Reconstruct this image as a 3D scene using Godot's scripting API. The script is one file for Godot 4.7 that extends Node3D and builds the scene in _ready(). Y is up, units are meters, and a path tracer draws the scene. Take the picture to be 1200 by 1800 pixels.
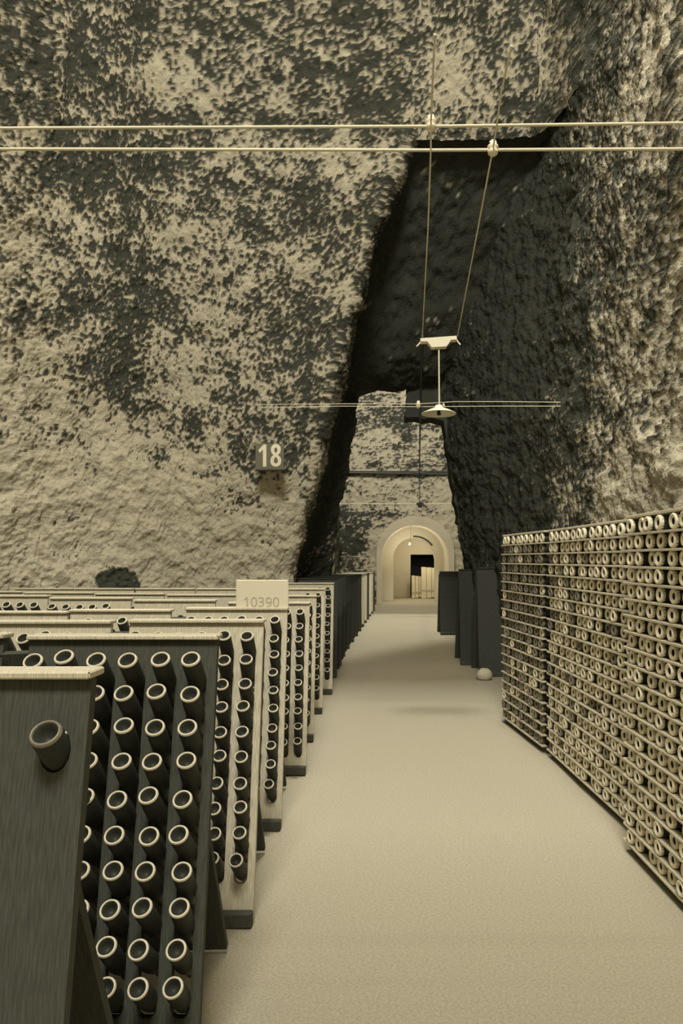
extends Node3D
# A chalk pit cellar. x to the right, y up, d = metres ahead of the camera (z = -d).

const EYE := 1.81
const ORD := ["top", "second", "third", "fourth", "fifth", "sixth", "seventh", "eighth", "ninth", "tenth", "eleventh", "twelfth", "thirteenth", "fourteenth", "fifteenth", "sixteenth", "seventeenth", "eighteenth", "nineteenth", "twentieth", "bottom"]
const NTH := ["first", "second", "third", "fourth", "fifth", "sixth", "seventh", "eighth", "ninth", "tenth", "eleventh", "twelfth", "thirteenth", "fourteenth", "fifteenth", "sixteenth"]
const PALE := Vector3(0.67, 0.61, 0.455)
const SOOT_AND_SHADE := Vector3(0.082, 0.085, 0.068)  # dark of the chalk mottling, also of the shade painted in the passage

var M := {}
var used := {}
var rng := RandomNumberGenerator.new()
var big := FastNoiseLite.new()
var mid := FastNoiseLite.new()
var fine := FastNoiseLite.new()
var cell := FastNoiseLite.new()


func _ready() -> void:
	rng.seed = 18
	camera_and_light()
	noises()
	materials()
	floor_and_shell()
	near_chamber()
	passage()
	far_chamber()
	left_racks()
	right_stacks()
	right_racks()
	overhead_lines()
	signs()


# ---------------------------------------------------------------- camera, light
func camera_and_light() -> void:
	var cam := Camera3D.new()
	cam.name = "camera"
	var near := 0.05
	cam.set_frustum(1.5 * near, Vector2(-76.0 / 1200.0, 83.0 / 1200.0) * near, near, 120.0)
	cam.position = Vector3(0, EYE, 0)
	add_child(cam)
	cam.current = true
	var e := Environment.new()
	e.background_mode = Environment.BG_COLOR
	e.background_color = Color(0.75, 0.73, 0.66)
	e.tonemap_mode = Environment.TONE_MAPPER_LINEAR
	e.tonemap_exposure = 1.0
	e.sdfgi_enabled = true
	e.ssao_enabled = true
	e.ssil_enabled = true
	var w := WorldEnvironment.new()
	w.name = "daylight"
	w.environment = e
	add_child(w)
	# daylight in the pit shaft mouths, and two added fills
	shaft_light("shaft_daylight", Vector3(0.6, 19.0, -7.3), Vector2(4.0, 1.2), 215.0, Vector3(0, -1, 0))
	shaft_light("rear_fill", Vector3(-0.4, 11.2, 2.6), Vector2(3.0, 2.4), 136.0, Vector3(0.03, -0.66, -0.75))  # unseen fill added behind the camera for racks and walls
	shaft_light("far_shaft_daylight", Vector3(0.2, 23.0, -17.0), Vector2(1.2, 0.8), 270.0, Vector3(0, -1, 0))
	shaft_light("far_wall_fill", Vector3(0.2, 10.6, -17.4), Vector2(3.6, 2.0), 92.0, Vector3(0, -0.35, -0.94))  # unseen fill added to brighten the far wall


func shaft_light(called: String, at: Vector3, size: Vector2, power: float, dir: Vector3) -> void:
	var l := AreaLight3D.new()
	l.name = called
	l.area_size = size
	l.area_normalize_energy = true
	l.light_energy = power
	l.light_color = Color(1.0, 0.985, 0.94)
	l.shadow_enabled = true
	l.area_range = 60.0
	l.area_attenuation = 2.0
	add_child(l)
	l.position = at
	l.basis = Basis.looking_at(dir.normalized(), Vector3(0, 0, -1) if absf(dir.y) > 0.9 else Vector3.UP)


# ---------------------------------------------------------------- helpers
func noises() -> void:
	var list := [big, mid, fine, cell]
	var freq := [0.32, 2.9, 12.5, 5.5]
	var oct := [3, 3, 4, 2]
	for i in 4:
		var n: FastNoiseLite = list[i]
		n.seed = 40 + i
		n.noise_type = FastNoiseLite.TYPE_SIMPLEX_SMOOTH
		n.frequency = freq[i]
		n.fractal_type = FastNoiseLite.FRACTAL_FBM
		n.fractal_octaves = oct[i]
		n.fractal_gain = 0.55
	cell.noise_type = FastNoiseLite.TYPE_CELLULAR
	cell.cellular_return_type = FastNoiseLite.RETURN_DISTANCE2_SUB
	cell.fractal_type = FastNoiseLite.FRACTAL_NONE


func noise_tex(freq: float, lo: float, hi: float, seed_value: int, size := 512, oct := 4) -> NoiseTexture2D:
	var n := FastNoiseLite.new()
	n.seed = seed_value
	n.frequency = freq
	n.fractal_octaves = oct
	var t := NoiseTexture2D.new()
	t.width = size
	t.height = size
	t.seamless = true
	t.noise = n
	var g := Gradient.new()
	g.set_color(0, Color(lo, lo, lo))
	g.set_color(1, Color(hi, hi, hi))
	t.color_ramp = g
	return t


# chalk with scattered dark pinholes
func speck_tex() -> NoiseTexture2D:
	var t := noise_tex(0.075, 0.8, 1.0, 21, 1024, 3)
	var g := Gradient.new()
	g.offsets = PackedFloat32Array([0.0, 0.20, 0.27, 0.5, 1.0])
	g.colors = PackedColorArray([Color(0.35, 0.36, 0.33), Color(0.42, 0.42, 0.39), Color(0.86, 0.86, 0.86), Color(0.95, 0.95, 0.95), Color(1, 1, 1)])
	t.color_ramp = g
	return t


func mat(called: String, lin: Vector3, rough := 0.9, spec := 0.2) -> StandardMaterial3D:
	var m := StandardMaterial3D.new()
	m.resource_name = called
	m.albedo_color = Color(lin.x, lin.y, lin.z).linear_to_srgb()
	m.roughness = rough
	m.metallic_specular = spec
	m.cull_mode = BaseMaterial3D.CULL_DISABLED
	M[called] = m
	return m


func materials() -> void:
	var grain := noise_tex(0.03, 0.72, 1.0, 3)
	var specks := noise_tex(0.06, 0.86, 1.0, 5)
	var hump := noise_tex(0.05, 0.0, 1.0, 7)
	var rock := mat("rock", Vector3.ONE, 1.0, 0.1)
	rock.albedo_texture = speck_tex()
	rock.vertex_color_use_as_albedo = true
	rock.heightmap_enabled = true
	rock.heightmap_texture = hump
	rock.heightmap_scale = 1.2
	rock.uv1_triplanar = true
	rock.uv1_world_triplanar = true
	rock.uv1_scale = Vector3.ONE * 0.9
	var fl := mat("floor", PALE * 0.70, 0.95, 0.15)
	fl.albedo_texture = specks
	fl.uv1_triplanar = true
	fl.uv1_world_triplanar = true
	fl.uv1_scale = Vector3.ONE * 1.9
	mat("plaster", PALE * 1.02, 0.95, 0.1).albedo_texture = specks
	M.plaster.uv1_triplanar = true
	M.plaster.uv1_world_triplanar = true
	for w in [["pale_wood", PALE * 1.25], ["dark_and_shaded_wood", Vector3(0.105, 0.108, 0.085)], ["shade_black_wood", Vector3(0.085, 0.087, 0.071)], ["lath", PALE * 1.2], ["pale_lit_wood", PALE * 1.3]]:  # dark tones put rack shade into the wood, the palest its lit top
		var m := mat(w[0], w[1], 0.75, 0.25)
		m.albedo_texture = grain
		m.uv1_triplanar = true
		m.uv1_world_triplanar = true
		m.uv1_scale = Vector3(9, 0.7, 9)
	mat("glass", Vector3(0.042, 0.044, 0.034), 0.5, 0.3)
	mat("dusty_glass", Vector3(0.06, 0.062, 0.048), 0.6, 0.3)
	mat("rim", PALE * 1.1, 0.6, 0.3)
	mat("dull_rim", PALE * 0.3, 0.4, 0.5)
	mat("base_dust", PALE * 1.2, 0.9, 0.2)
	mat("base_shade", PALE * 0.36, 0.8, 0.2)  # shade on the far stack put into the base colour
	mat("enamel", Vector3(0.80, 0.74, 0.55), 0.5, 0.4)
	mat("porcelain", Vector3(0.78, 0.71, 0.52), 0.4, 0.4)
	mat("wire", Vector3(0.72, 0.66, 0.48), 0.7, 0.3)
	mat("dark_metal", Vector3(0.03, 0.031, 0.026), 0.6, 0.4)
	mat("plate_grey", Vector3(0.17, 0.165, 0.12), 0.8, 0.2)
	mat("board_paint", PALE * 1.15, 0.8, 0.2)
	mat("faded_ink", PALE * 0.72, 0.9, 0.1)


func named(called: String) -> String:
	var k: int = used.get(called, -1) + 1
	used[called] = k
	return called if k == 0 else "%s_%03d" % [called, k]


func thing(called: String, label: String, category: String, at := Vector3.ZERO, group := "") -> Node3D:
	var o := Node3D.new()
	o.name = named(called)
	add_child(o)
	o.position = at
	tag(o, label, category, group)
	return o


func tag(o: Node, label: String, category: String, group := "") -> void:
	o.set_meta("label", label)
	o.set_meta("category", category)
	if group:
		o.set_meta("group", group)


func obj(called: String, mesh: Mesh, m: Material, parent: Node = self) -> MeshInstance3D:
	var o := MeshInstance3D.new()
	o.name = named(called) if parent == self else called
	o.mesh = mesh
	if m:
		o.material_override = m
	parent.add_child(o, true)
	return o


func struct(called: String, mesh: Mesh, m: Material, label: String) -> MeshInstance3D:
	var o := obj(called, mesh, m)
	o.set_meta("kind", "structure")
	tag(o, label, called.split("_")[0])
	return o


func st() -> SurfaceTool:
	var s := SurfaceTool.new()
	s.begin(Mesh.PRIMITIVE_TRIANGLES)
	return s


func done(s: SurfaceTool, smooth := false) -> ArrayMesh:
	if smooth:
		s.index()
	s.generate_normals()
	return s.commit()


func quad(s: SurfaceTool, a: Vector3, b: Vector3, c: Vector3, d: Vector3, g := -1) -> void:
	for p in [a, b, c, a, c, d]:
		s.set_smooth_group(g)
		s.add_vertex(p)


# a box with chamfered edges
func box(s: SurfaceTool, c: Vector3, size: Vector3, bev := 0.004, b := Basis.IDENTITY) -> void:
	var h := size * 0.5
	bev = minf(bev, minf(h.x, minf(h.y, h.z)) * 0.6)
	var pt := func(ax: int, sx: float, sy: float, sz: float) -> Vector3:
		var q := Vector3(sx * (h.x - bev), sy * (h.y - bev), sz * (h.z - bev))
		q[ax] += [sx, sy, sz][ax] * bev
		return c + b * q
	var sg := [[-1, -1], [1, -1], [1, 1], [-1, 1]]
	for ax in 3:
		var u := (ax + 1) % 3
		var v := (ax + 2) % 3
		for side in [-1.0, 1.0]:
			var q := []
			for k in sg:
				var e := [0.0, 0.0, 0.0]
				e[ax] = side
				e[u] = k[0]
				e[v] = k[1]
				q.append(pt.call(ax, e[0], e[1], e[2]))
			if side > 0:
				quad(s, q[3], q[2], q[1], q[0])
			else:
				quad(s, q[0], q[1], q[2], q[3])
	for ax in 3:   # chamfers along axis ax
		var u := (ax + 1) % 3
		var v := (ax + 2) % 3
		for su in [-1.0, 1.0]:
			for sv in [-1.0, 1.0]:
				var e0 := [0.0, 0.0, 0.0]
				e0[u] = su
				e0[v] = sv
				var e1: Array = e0.duplicate()
				e0[ax] = -1.0
				e1[ax] = 1.0
				var a: Vector3 = pt.call(u, e0[0], e0[1], e0[2])
				var a2: Vector3 = pt.call(u, e1[0], e1[1], e1[2])
				var d: Vector3 = pt.call(v, e0[0], e0[1], e0[2])
				var d2: Vector3 = pt.call(v, e1[0], e1[1], e1[2])
				if su * sv > 0:
					quad(s, d, d2, a2, a)
				else:
					quad(s, a, a2, d2, d)


func tube(s: SurfaceTool, pts: Array, r: float, n := 8) -> void:
	var rings := []
	for i in pts.size():
		var t: Vector3 = (pts[mini(i + 1, pts.size() - 1)] - pts[maxi(i - 1, 0)]).normalized()
		var x := t.cross(Vector3.UP if absf(t.y) < 0.9 else Vector3.RIGHT).normalized()
		var y := t.cross(x).normalized()
		var ring := []
		for k in n:
			var a := TAU * k / n
			ring.append(pts[i] + (x * cos(a) + y * sin(a)) * r)
		rings.append(ring)
	for i in pts.size() - 1:
		for k in n:
			var k2 := (k + 1) % n
			quad(s, rings[i][k], rings[i + 1][k], rings[i + 1][k2], rings[i][k2], 1)
	for k in n - 2:
		for p in [rings[0][0], rings[0][k + 1], rings[0][k + 2]]:
			s.set_smooth_group(-1)
			s.add_vertex(p)
		for p in [rings[-1][0], rings[-1][k + 2], rings[-1][k + 1]]:
			s.set_smooth_group(-1)
			s.add_vertex(p)


# profile: [radius, y] pairs turned about the y axis
func lathe(s: SurfaceTool, prof: Array, n := 20, b := Transform3D.IDENTITY) -> void:
	for i in prof.size() - 1:
		for k in n:
			var a := TAU * k / n
			var a2 := TAU * (k + 1) / n
			var p0 := Vector3(cos(a) * prof[i][0], prof[i][1], sin(a) * prof[i][0])
			var p1 := Vector3(cos(a2) * prof[i][0], prof[i][1], sin(a2) * prof[i][0])
			var p2 := Vector3(cos(a2) * prof[i + 1][0], prof[i + 1][1], sin(a2) * prof[i + 1][0])
			var p3 := Vector3(cos(a) * prof[i + 1][0], prof[i + 1][1], sin(a) * prof[i + 1][0])
			if prof[i][0] > 1e-5:
				for p in [p0, p2, p1] if true else []:
					s.set_smooth_group(1)
					s.add_vertex(b * p)
			if prof[i + 1][0] > 1e-5:
				for p in [p0, p3, p2]:
					s.set_smooth_group(1)
					s.add_vertex(b * p)


# a polygon in the xy plane, thick along z, centred on z = 0
func prism(s: SurfaceTool, poly: PackedVector2Array, depth: float, tr := Transform3D.IDENTITY) -> void:
	var idx := Geometry2D.triangulate_polygon(poly)
	var h := depth * 0.5
	for i in range(0, idx.size(), 3):
		var t := [poly[idx[i]], poly[idx[i + 1]], poly[idx[i + 2]]]
		var ccw: bool = (t[1] - t[0]).cross(t[2] - t[0]) > 0
		var order := [0, 2, 1] if ccw else [0, 1, 2]
		for k in order:
			s.set_smooth_group(-1)
			s.add_vertex(tr * Vector3(t[k].x, t[k].y, h))
		for k in [order[0], order[2], order[1]]:
			s.set_smooth_group(-1)
			s.add_vertex(tr * Vector3(t[k].x, t[k].y, -h))
	var area := 0.0
	for i in poly.size():
		area += poly[i].cross(poly[(i + 1) % poly.size()])
	for i in poly.size():
		var p := poly[i]
		var q := poly[(i + 1) % poly.size()]
		var a := tr * Vector3(p.x, p.y, h)
		var b := tr * Vector3(q.x, q.y, h)
		var c := tr * Vector3(q.x, q.y, -h)
		var d := tr * Vector3(p.x, p.y, -h)
		if area > 0:
			quad(s, a, b, c, d)
		else:
			quad(s, d, c, b, a)


# ---------------------------------------------------------------- rock surfaces
const CHAMBER := 0
const DARKWALL := 1
const FARWALL := 2
const RIGHTWALL := 3

func soot_and_shade_at(p: Vector3, style: int) -> float:
	# how black the chalk is with soot, mould and painted-in shade: 0 pale, 1 black
	var f := fine.get_noise_3d(p.x, p.y, p.z)
	var m := mid.get_noise_3d(p.x, p.y, p.z)
	var b := big.get_noise_3d(p.x * 2.0, p.y * 2.0, p.z * 2.0)
	var bias := 0.0
	match style:
		CHAMBER:
			bias = lerpf(-0.62, 0.10, smoothstep(1.6, 5.0, p.y + 0.25 * p.x + 0.6 * b + 0.5))
			bias -= 0.30 * smoothstep(-4.0, -5.2, p.x) * smoothstep(7.0, 4.5, p.y)
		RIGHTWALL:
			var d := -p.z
			bias = lerpf(-0.04, 0.75, smoothstep(7.0, 9.7, d + 0.5 * b))  # shade towards the passage put into the wall colour
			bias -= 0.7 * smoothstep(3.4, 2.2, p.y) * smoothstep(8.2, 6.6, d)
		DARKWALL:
			bias = 0.8  # unlit passage painted as near black chalk
		FARWALL:
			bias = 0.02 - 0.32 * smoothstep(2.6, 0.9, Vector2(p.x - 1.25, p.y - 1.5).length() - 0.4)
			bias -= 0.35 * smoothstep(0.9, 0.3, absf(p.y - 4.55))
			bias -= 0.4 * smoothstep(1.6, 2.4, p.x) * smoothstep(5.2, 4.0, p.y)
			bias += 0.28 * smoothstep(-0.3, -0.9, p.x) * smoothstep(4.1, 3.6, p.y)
			f = fine.get_noise_3d(p.x * 0.35, p.y * 0.9, p.z * 0.4)
			m = mid.get_noise_3d(p.x * 0.4, p.y, p.z * 0.4)
	if style == CHAMBER:
		bias += 1.2 * smoothstep(10.35, 10.7, -p.z)  # shade on the passage jamb put into the colour
		bias += 1.6 * smoothstep(0.30, 0.16, Vector2(p.x + 3.75 + 0.12 * m, (p.y - 1.45) * 0.9 + 0.15 * f).length())  # dark blotch painted where the wall has a hollow
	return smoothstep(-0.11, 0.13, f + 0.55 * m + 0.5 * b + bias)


func rock_grid(nu: int, nv: int, base: Callable, style: int, amp := 1.0) -> ArrayMesh:
	var pos := PackedVector3Array()
	pos.resize(nu * nv)
	for j in nv:
		for i in nu:
			pos[j * nu + i] = base.call(float(i) / (nu - 1), float(j) / (nv - 1))
	var nor := grid_normals(pos, nu, nv)
	var col := PackedColorArray()
	col.resize(nu * nv)
	for k in nu * nv:
		var p := pos[k]
		var s := soot_and_shade_at(p, style)
		var bump := 0.16 * big.get_noise_3dv(p) + 0.07 * mid.get_noise_3dv(p) - 0.05 * s + 0.03 * fine.get_noise_3dv(p) + 0.03 * cell.get_noise_3d(p.x * 0.5, p.y * 0.5, p.z * 0.5)
		pos[k] = p + nor[k] * bump * amp
		var tone := 0.92 + 0.16 * mid.get_noise_3d(p.x * 1.7 + 9.0, p.y * 1.7, p.z * 1.7)
		var c := PALE.lerp(SOOT_AND_SHADE, s) * tone
		col[k] = Color(c.x, c.y, c.z)
	nor = grid_normals(pos, nu, nv)
	var ind := PackedInt32Array()
	ind.resize((nu - 1) * (nv - 1) * 6)
	var w := 0
	for j in nv - 1:
		for i in nu - 1:
			var a := j * nu + i
			for q in [a, a + 1, a + nu + 1, a, a + nu + 1, a + nu]:
				ind[w] = q
				w += 1
	var arr := []
	arr.resize(Mesh.ARRAY_MAX)
	arr[Mesh.ARRAY_VERTEX] = pos
	arr[Mesh.ARRAY_NORMAL] = nor
	arr[Mesh.ARRAY_COLOR] = col
	arr[Mesh.ARRAY_INDEX] = ind
	var me := ArrayMesh.new()
	me.add_surface_from_arrays(Mesh.PRIMITIVE_TRIANGLES, arr)
	return me


func grid_normals(pos: PackedVector3Array, nu: int, nv: int) -> PackedVector3Array:
	# the side from which u runs left to right with v upwards is the front (clockwise u, v)
	var nor := PackedVector3Array()
	nor.resize(nu * nv)
	for j in nv:
		var j0 := maxi(j - 1, 0) * nu
		var j1 := mini(j + 1, nv - 1) * nu
		for i in nu:
			var du := pos[j * nu + mini(i + 1, nu - 1)] - pos[j * nu + maxi(i - 1, 0)]
			var dv := pos[j1 + i] - pos[j0 + i]
			nor[j * nu + i] = dv.cross(du).normalized()
	return nor


# a point at share t along a plan polyline of (x, d) points; sh = fixed shares of its corners
func along(pl: Array, sh: Array, t: float) -> Vector2:
	for i in sh.size() - 1:
		if t <= sh[i + 1] or i == sh.size() - 2:
			return pl[i].lerp(pl[i + 1], clampf((t - sh[i]) / (sh[i + 1] - sh[i]), 0.0, 1.0))
	return pl[-1]


func rounded(pl: Array, sh: Array, t: float, r: float) -> Vector2:
	return (along(pl, sh, maxf(t - r, 0.0)) + along(pl, sh, minf(t + r, 1.0)) + along(pl, sh, t) * 1.0) / 3.0


func curve(table: Array, y: float) -> float:
	if y <= table[0][0]:
		return table[0][1]
	for i in table.size() - 1:
		if y <= table[i + 1][0]:
			return lerpf(table[i][1], table[i + 1][1], (y - table[i][0]) / (table[i + 1][0] - table[i][0]))
	return table[-1][1]


const EDGE_D := [[0.0, 10.35], [1.5, 10.35], [2.6, 10.2], [5.0, 9.9], [7.6, 9.45], [12.0, 8.4]]
const EDGE_X := [[0.0, -1.75], [1.55, -1.47], [2.48, -1.25], [3.05, -1.06], [3.77, -0.92], [4.42, -0.78], [5.23, -0.53], [5.88, -0.30], [6.52, -0.11], [7.01, 0.09], [7.61, 0.37], [8.5, 0.8]]
const INNER_X := [[0.0, -1.12], [1.53, -0.99], [4.84, -0.53], [5.1, -0.45], [8.0, 0.0]]

func left_plan(y: float) -> Array:
	var ed := curve(EDGE_D, y)
	var ex := curve(EDGE_X, y)
	var k := 1.0 - 0.02 * maxf(y - 2.0, 0.0)
	var back := 0.07 * maxf(y - 3.0, 0.0)
	return [Vector2(-6.2 * k, -4.6), Vector2(-6.2 * k, 3.0), Vector2(-5.9 * k, 6.6), Vector2(-4.6 * k, 8.9 - back), Vector2(-3.1, ed - 0.35), Vector2(ex, ed), Vector2(minf(ex, curve(INNER_X, y) - 0.25) - 0.02, 12.0), Vector2(curve(INNER_X, y), 12.45)]


func near_chamber() -> void:
	var sh := [0.0, 0.03, 0.09, 0.30, 0.52, 0.80, 0.97, 1.0]
	var left := func(u: float, v: float) -> Vector3:
		var y := v * 7.9 - 0.1
		var q := rounded(left_plan(y), sh, u, 0.008)
		return Vector3(q.x, y, -q.y)
	struct("wall_left", rock_grid(500, 400, left, CHAMBER), M.rock, "rough chalk wall with black mould that carries the number plate, left of the passage")
	# above the passage and all round, up to the roof
	var sh2 := [0.0, 0.03, 0.08, 0.24, 0.46, 0.68, 0.86, 0.96, 0.98, 1.0]
	var upper := func(u: float, v: float) -> Vector3:
		var y := 7.55 + (v * 3.0 if v < 0.85 else 2.55 + (v - 0.85) / 0.15 * 1.65)
		var l := left_plan(y)
		var k := 0.12 * (y - 7.0)
		var pl := [l[0], l[1], l[2], l[3], l[4], Vector2(0.37, l[5].y), Vector2(2.2, l[5].y - 0.15), Vector2(2.75 - k * 0.3, 7.0), Vector2(3.1, 3.0), Vector2(3.3, -4.6)]
		var q := rounded(pl, sh2, u, 0.012)
		return Vector3(q.x, y, -q.y)
	struct("wall_back", rock_grid(440, 150, upper, CHAMBER), M.rock, "mottled chalk wall high above the dark passage mouth, behind the overhead cables")
	var sh3 := [0.0, 0.04, 0.36, 0.80, 0.94, 1.0]
	var right := func(u: float, v: float) -> Vector3:
		var y := v * 7.9 - 0.1
		var lean := 0.05 * maxf(y - 3.0, 0.0)
		var inner := curve([[0.0, 1.62], [1.63, 1.51], [4.4, 1.09], [8.0, 0.7]], y)
		var pl := [Vector2(inner, 12.45), Vector2(inner + 0.1, 12.1), Vector2(2.13 + lean, 9.5), Vector2(2.62 - lean * 0.2, 6.4), Vector2(3.05, 2.0), Vector2(3.3, -4.6)]
		var q := rounded(pl, sh3, u, 0.03)
		return Vector3(q.x, y, -q.y)
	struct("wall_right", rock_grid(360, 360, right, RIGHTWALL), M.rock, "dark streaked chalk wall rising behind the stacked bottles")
	# behind the camera and the roof with its two openings
	var s := st()
	box(s, Vector3(-1.5, 5.0, 4.9), Vector3(11.0, 14.0, 0.4), 0.02)
	struct("wall_front", done(s), M.plaster, "chalk wall closing the pit behind the camera")
	s = st()
	slab_with_holes(s, Rect2(-7.0, -5.2, 11.0, 15.4), [Rect2(-1.6, -3.9, 4.6, 2.7), Rect2(-1.6, 5.9, 4.4, 2.2)], 11.7, 0.5)
	struct("ceiling", done(s), M.plaster, "chalk roof of the pit with its daylight shafts")


# a slab in plan (x, d), with rectangular holes cut right through
func slab_with_holes(s: SurfaceTool, outer: Rect2, holes: Array, y: float, thick: float) -> void:
	var xs := [outer.position.x, outer.end.x]
	var ds := [outer.position.y, outer.end.y]
	for h in holes:
		xs.append_array([h.position.x, h.end.x])
		ds.append_array([h.position.y, h.end.y])
	xs.sort()
	ds.sort()
	for i in xs.size() - 1:
		for j in ds.size() - 1:
			if xs[i + 1] - xs[i] < 1e-3 or ds[j + 1] - ds[j] < 1e-3:
				continue
			var c := Vector2(xs[i] + xs[i + 1], ds[j] + ds[j + 1]) * 0.5
			var inside := false
			for h in holes:
				inside = inside or h.has_point(c)
			if not inside:
				box(s, Vector3(c.x, y + thick * 0.5, -c.y), Vector3(xs[i + 1] - xs[i], thick, ds[j + 1] - ds[j]), 0.0)


func passage() -> void:
	# roof of the passage, falling from the mouth to the inner opening
	var roof := func(u: float, v: float) -> Vector3:
		var d := lerpf(9.30, 12.5, 1.0 - v)
		var y := lerpf(7.75, 5.0, smoothstep(0.0, 1.0, (d - 9.3) / 3.2))
		return Vector3(lerpf(-1.6, 2.9, u), y, -d)
	struct("ceiling_passage", rock_grid(110, 90, roof, DARKWALL), M.rock, "sloping roof of the passage, coloured dark for shade, under the cables")
	# the inner opening
	var pts := []
	for q in [[550, 1200], [560, 1150], [580, 1010], [590, 900], [600, 800], [608, 760], [618, 716], [622, 698], [631, 684], [645, 677], [668, 671], [700, 668], [715, 669], [714, 733], [730, 730], [742, 735], [760, 733], [779, 737], [784, 765], [792, 830], [800, 880], [806, 915], [815, 960], [821, 1010], [826, 1100], [829, 1165]]:
		pts.append(Vector2((q[0] - 676.0) * 12.4 / 1200.0, maxf(EYE + (983.0 - q[1]) * 12.4 / 1200.0, 0.0)))
	var poly := PackedVector2Array([Vector2(4.4, 0.0), Vector2(4.4, 9.0), Vector2(-4.6, 9.0), Vector2(-4.6, 0.0)])
	pts[0].y = 0.0
	pts[-1].y = 0.0
	# subdivide and roughen the arris
	for i in pts.size() - 1:
		var n := maxi(1, int((pts[i + 1] - pts[i]).length() / 0.09))
		for k in n:
			var p: Vector2 = pts[i].lerp(pts[i + 1], float(k) / n)
			if p.y > 0.01:
				p += Vector2(mid.get_noise_2d(p.x * 2.0, p.y * 2.0), mid.get_noise_2d(p.x * 2.0 + 7.0, p.y * 2.0)) * 0.05
			poly.append(p)
	poly.append(pts[-1])
	var s := st()
	prism(s, poly, 0.5, Transform3D(Basis.IDENTITY, Vector3(0, 0, -12.7)))
	var w := struct("wall_passage", done(s), M.shade_black_wood, "shade dark chalk wall pierced by the tall opening into the far pit")
	w.material_override = mat("shade_dark_chalk", SOOT_AND_SHADE * 0.8, 1.0, 0.1)  # chalk coloured dark for the shade in the passage


func far_chamber() -> void:
	var back := func(u: float, v: float) -> Vector3:
		return Vector3(lerpf(-3.2, 4.6, u), v * 11.0, -27.5 + 0.02 * v)
	# the far wall is built round the arch
	var nu := 170
	var nv := 230
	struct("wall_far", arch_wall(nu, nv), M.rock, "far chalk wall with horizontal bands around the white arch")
	var lf := func(u: float, v: float) -> Vector3:
		return Vector3(lerpf(-2.6, -1.85, u) + 0.012 * v * 11.0, v * 11.0, -lerpf(12.7, 27.8, u))
	struct("wall_far_left", rock_grid(120, 90, lf, FARWALL), M.rock, "rough side wall of the far pit behind the row of dark racks")
	var rt := func(u: float, v: float) -> Vector3:
		return Vector3(lerpf(3.6, 4.0, u), v * 11.0, -lerpf(27.8, 12.7, u))
	struct("wall_far_right", rock_grid(90, 60, rt, FARWALL), M.rock, "rough side wall of the far pit opposite the dark racks")
	var s := st()
	slab_with_holes(s, Rect2(-4.0, 12.4, 9.0, 16.2), [Rect2(-2.0, 13.5, 4.4, 6.5)], 10.8, 0.5)
	# unseen slab added to slant the shadow edge on the far floor
	var side := Vector3(0.827, 0, 0.562)
	box(s, Vector3(0.355, 11.05, -15.45) + side * 2.5, Vector3(5.0, 0.3, 9.0), 0.0, Basis(side, Vector3.UP, side.cross(Vector3.UP)))
	struct("ceiling_far", done(s), M.plaster, "roof of the far pit with its daylight shaft")
	# ledge and string course of the far wall
	s = st()
	box(s, Vector3(0.6, 5.28, -27.3), Vector3(6.4, 0.10, 0.24), 0.03)
	struct("trim_1", done(s), M.dusty_glass, "dark ledge running across the far wall above the arch")
	# the white arch and its vaulted gallery
	arch_gallery()


func arch_shape(cx: float, half: float, crown: float, n := 20) -> Array:
	# from the floor on the left round to the floor on the right
	var spring := crown - half * 1.0
	var out := [Vector2(cx - half, 0.0), Vector2(cx - half, spring * 0.5)]
	for k in n + 1:
		var a := PI - PI * k / n
		out.append(Vector2(cx + half * cos(a), spring + half * sin(a)))
	out.append(Vector2(cx + half, spring * 0.5))
	out.append(Vector2(cx + half, 0.0))
	return out


const AX := 1.22
const AHALF := 1.40
const ACROWN := 3.25

func arch_wall(nu: int, nv: int) -> ArrayMesh:
	# a grid whose cells inside the arch are pushed to its edge and dropped
	var base := func(u: float, v: float) -> Vector3:
		return Vector3(lerpf(-3.2, 4.6, u), v * 11.0, -27.5)
	var me: ArrayMesh = rock_grid(nu, nv, base, FARWALL)
	var arr := me.surface_get_arrays(0)
	var pos: PackedVector3Array = arr[Mesh.ARRAY_VERTEX]
	var inside := PackedByteArray()
	inside.resize(pos.size())
	var spring := ACROWN - AHALF
	for k in pos.size():
		var p := pos[k]
		var q := Vector2(p.x - AX, maxf(p.y - spring, 0.0))
		var r := q.length()
		if r < AHALF:
			inside[k] = 1
			if AHALF - r < 0.08 and r > 0.01:
				q *= AHALF / r
				pos[k] = Vector3(AX + q.x, p.y if p.y < spring else spring + q.y, p.z)
				inside[k] = 2
	var ind: PackedInt32Array = arr[Mesh.ARRAY_INDEX]
	var keep := PackedInt32Array()
	for t in range(0, ind.size(), 3):
		if inside[ind[t]] != 1 and inside[ind[t + 1]] != 1 and inside[ind[t + 2]] != 1:
			keep.append_array(ind.slice(t, t + 3))
	arr[Mesh.ARRAY_VERTEX] = pos
	arr[Mesh.ARRAY_INDEX] = keep
	var out := ArrayMesh.new()
	out.add_surface_from_arrays(Mesh.PRIMITIVE_TRIANGLES, arr)
	return out


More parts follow.
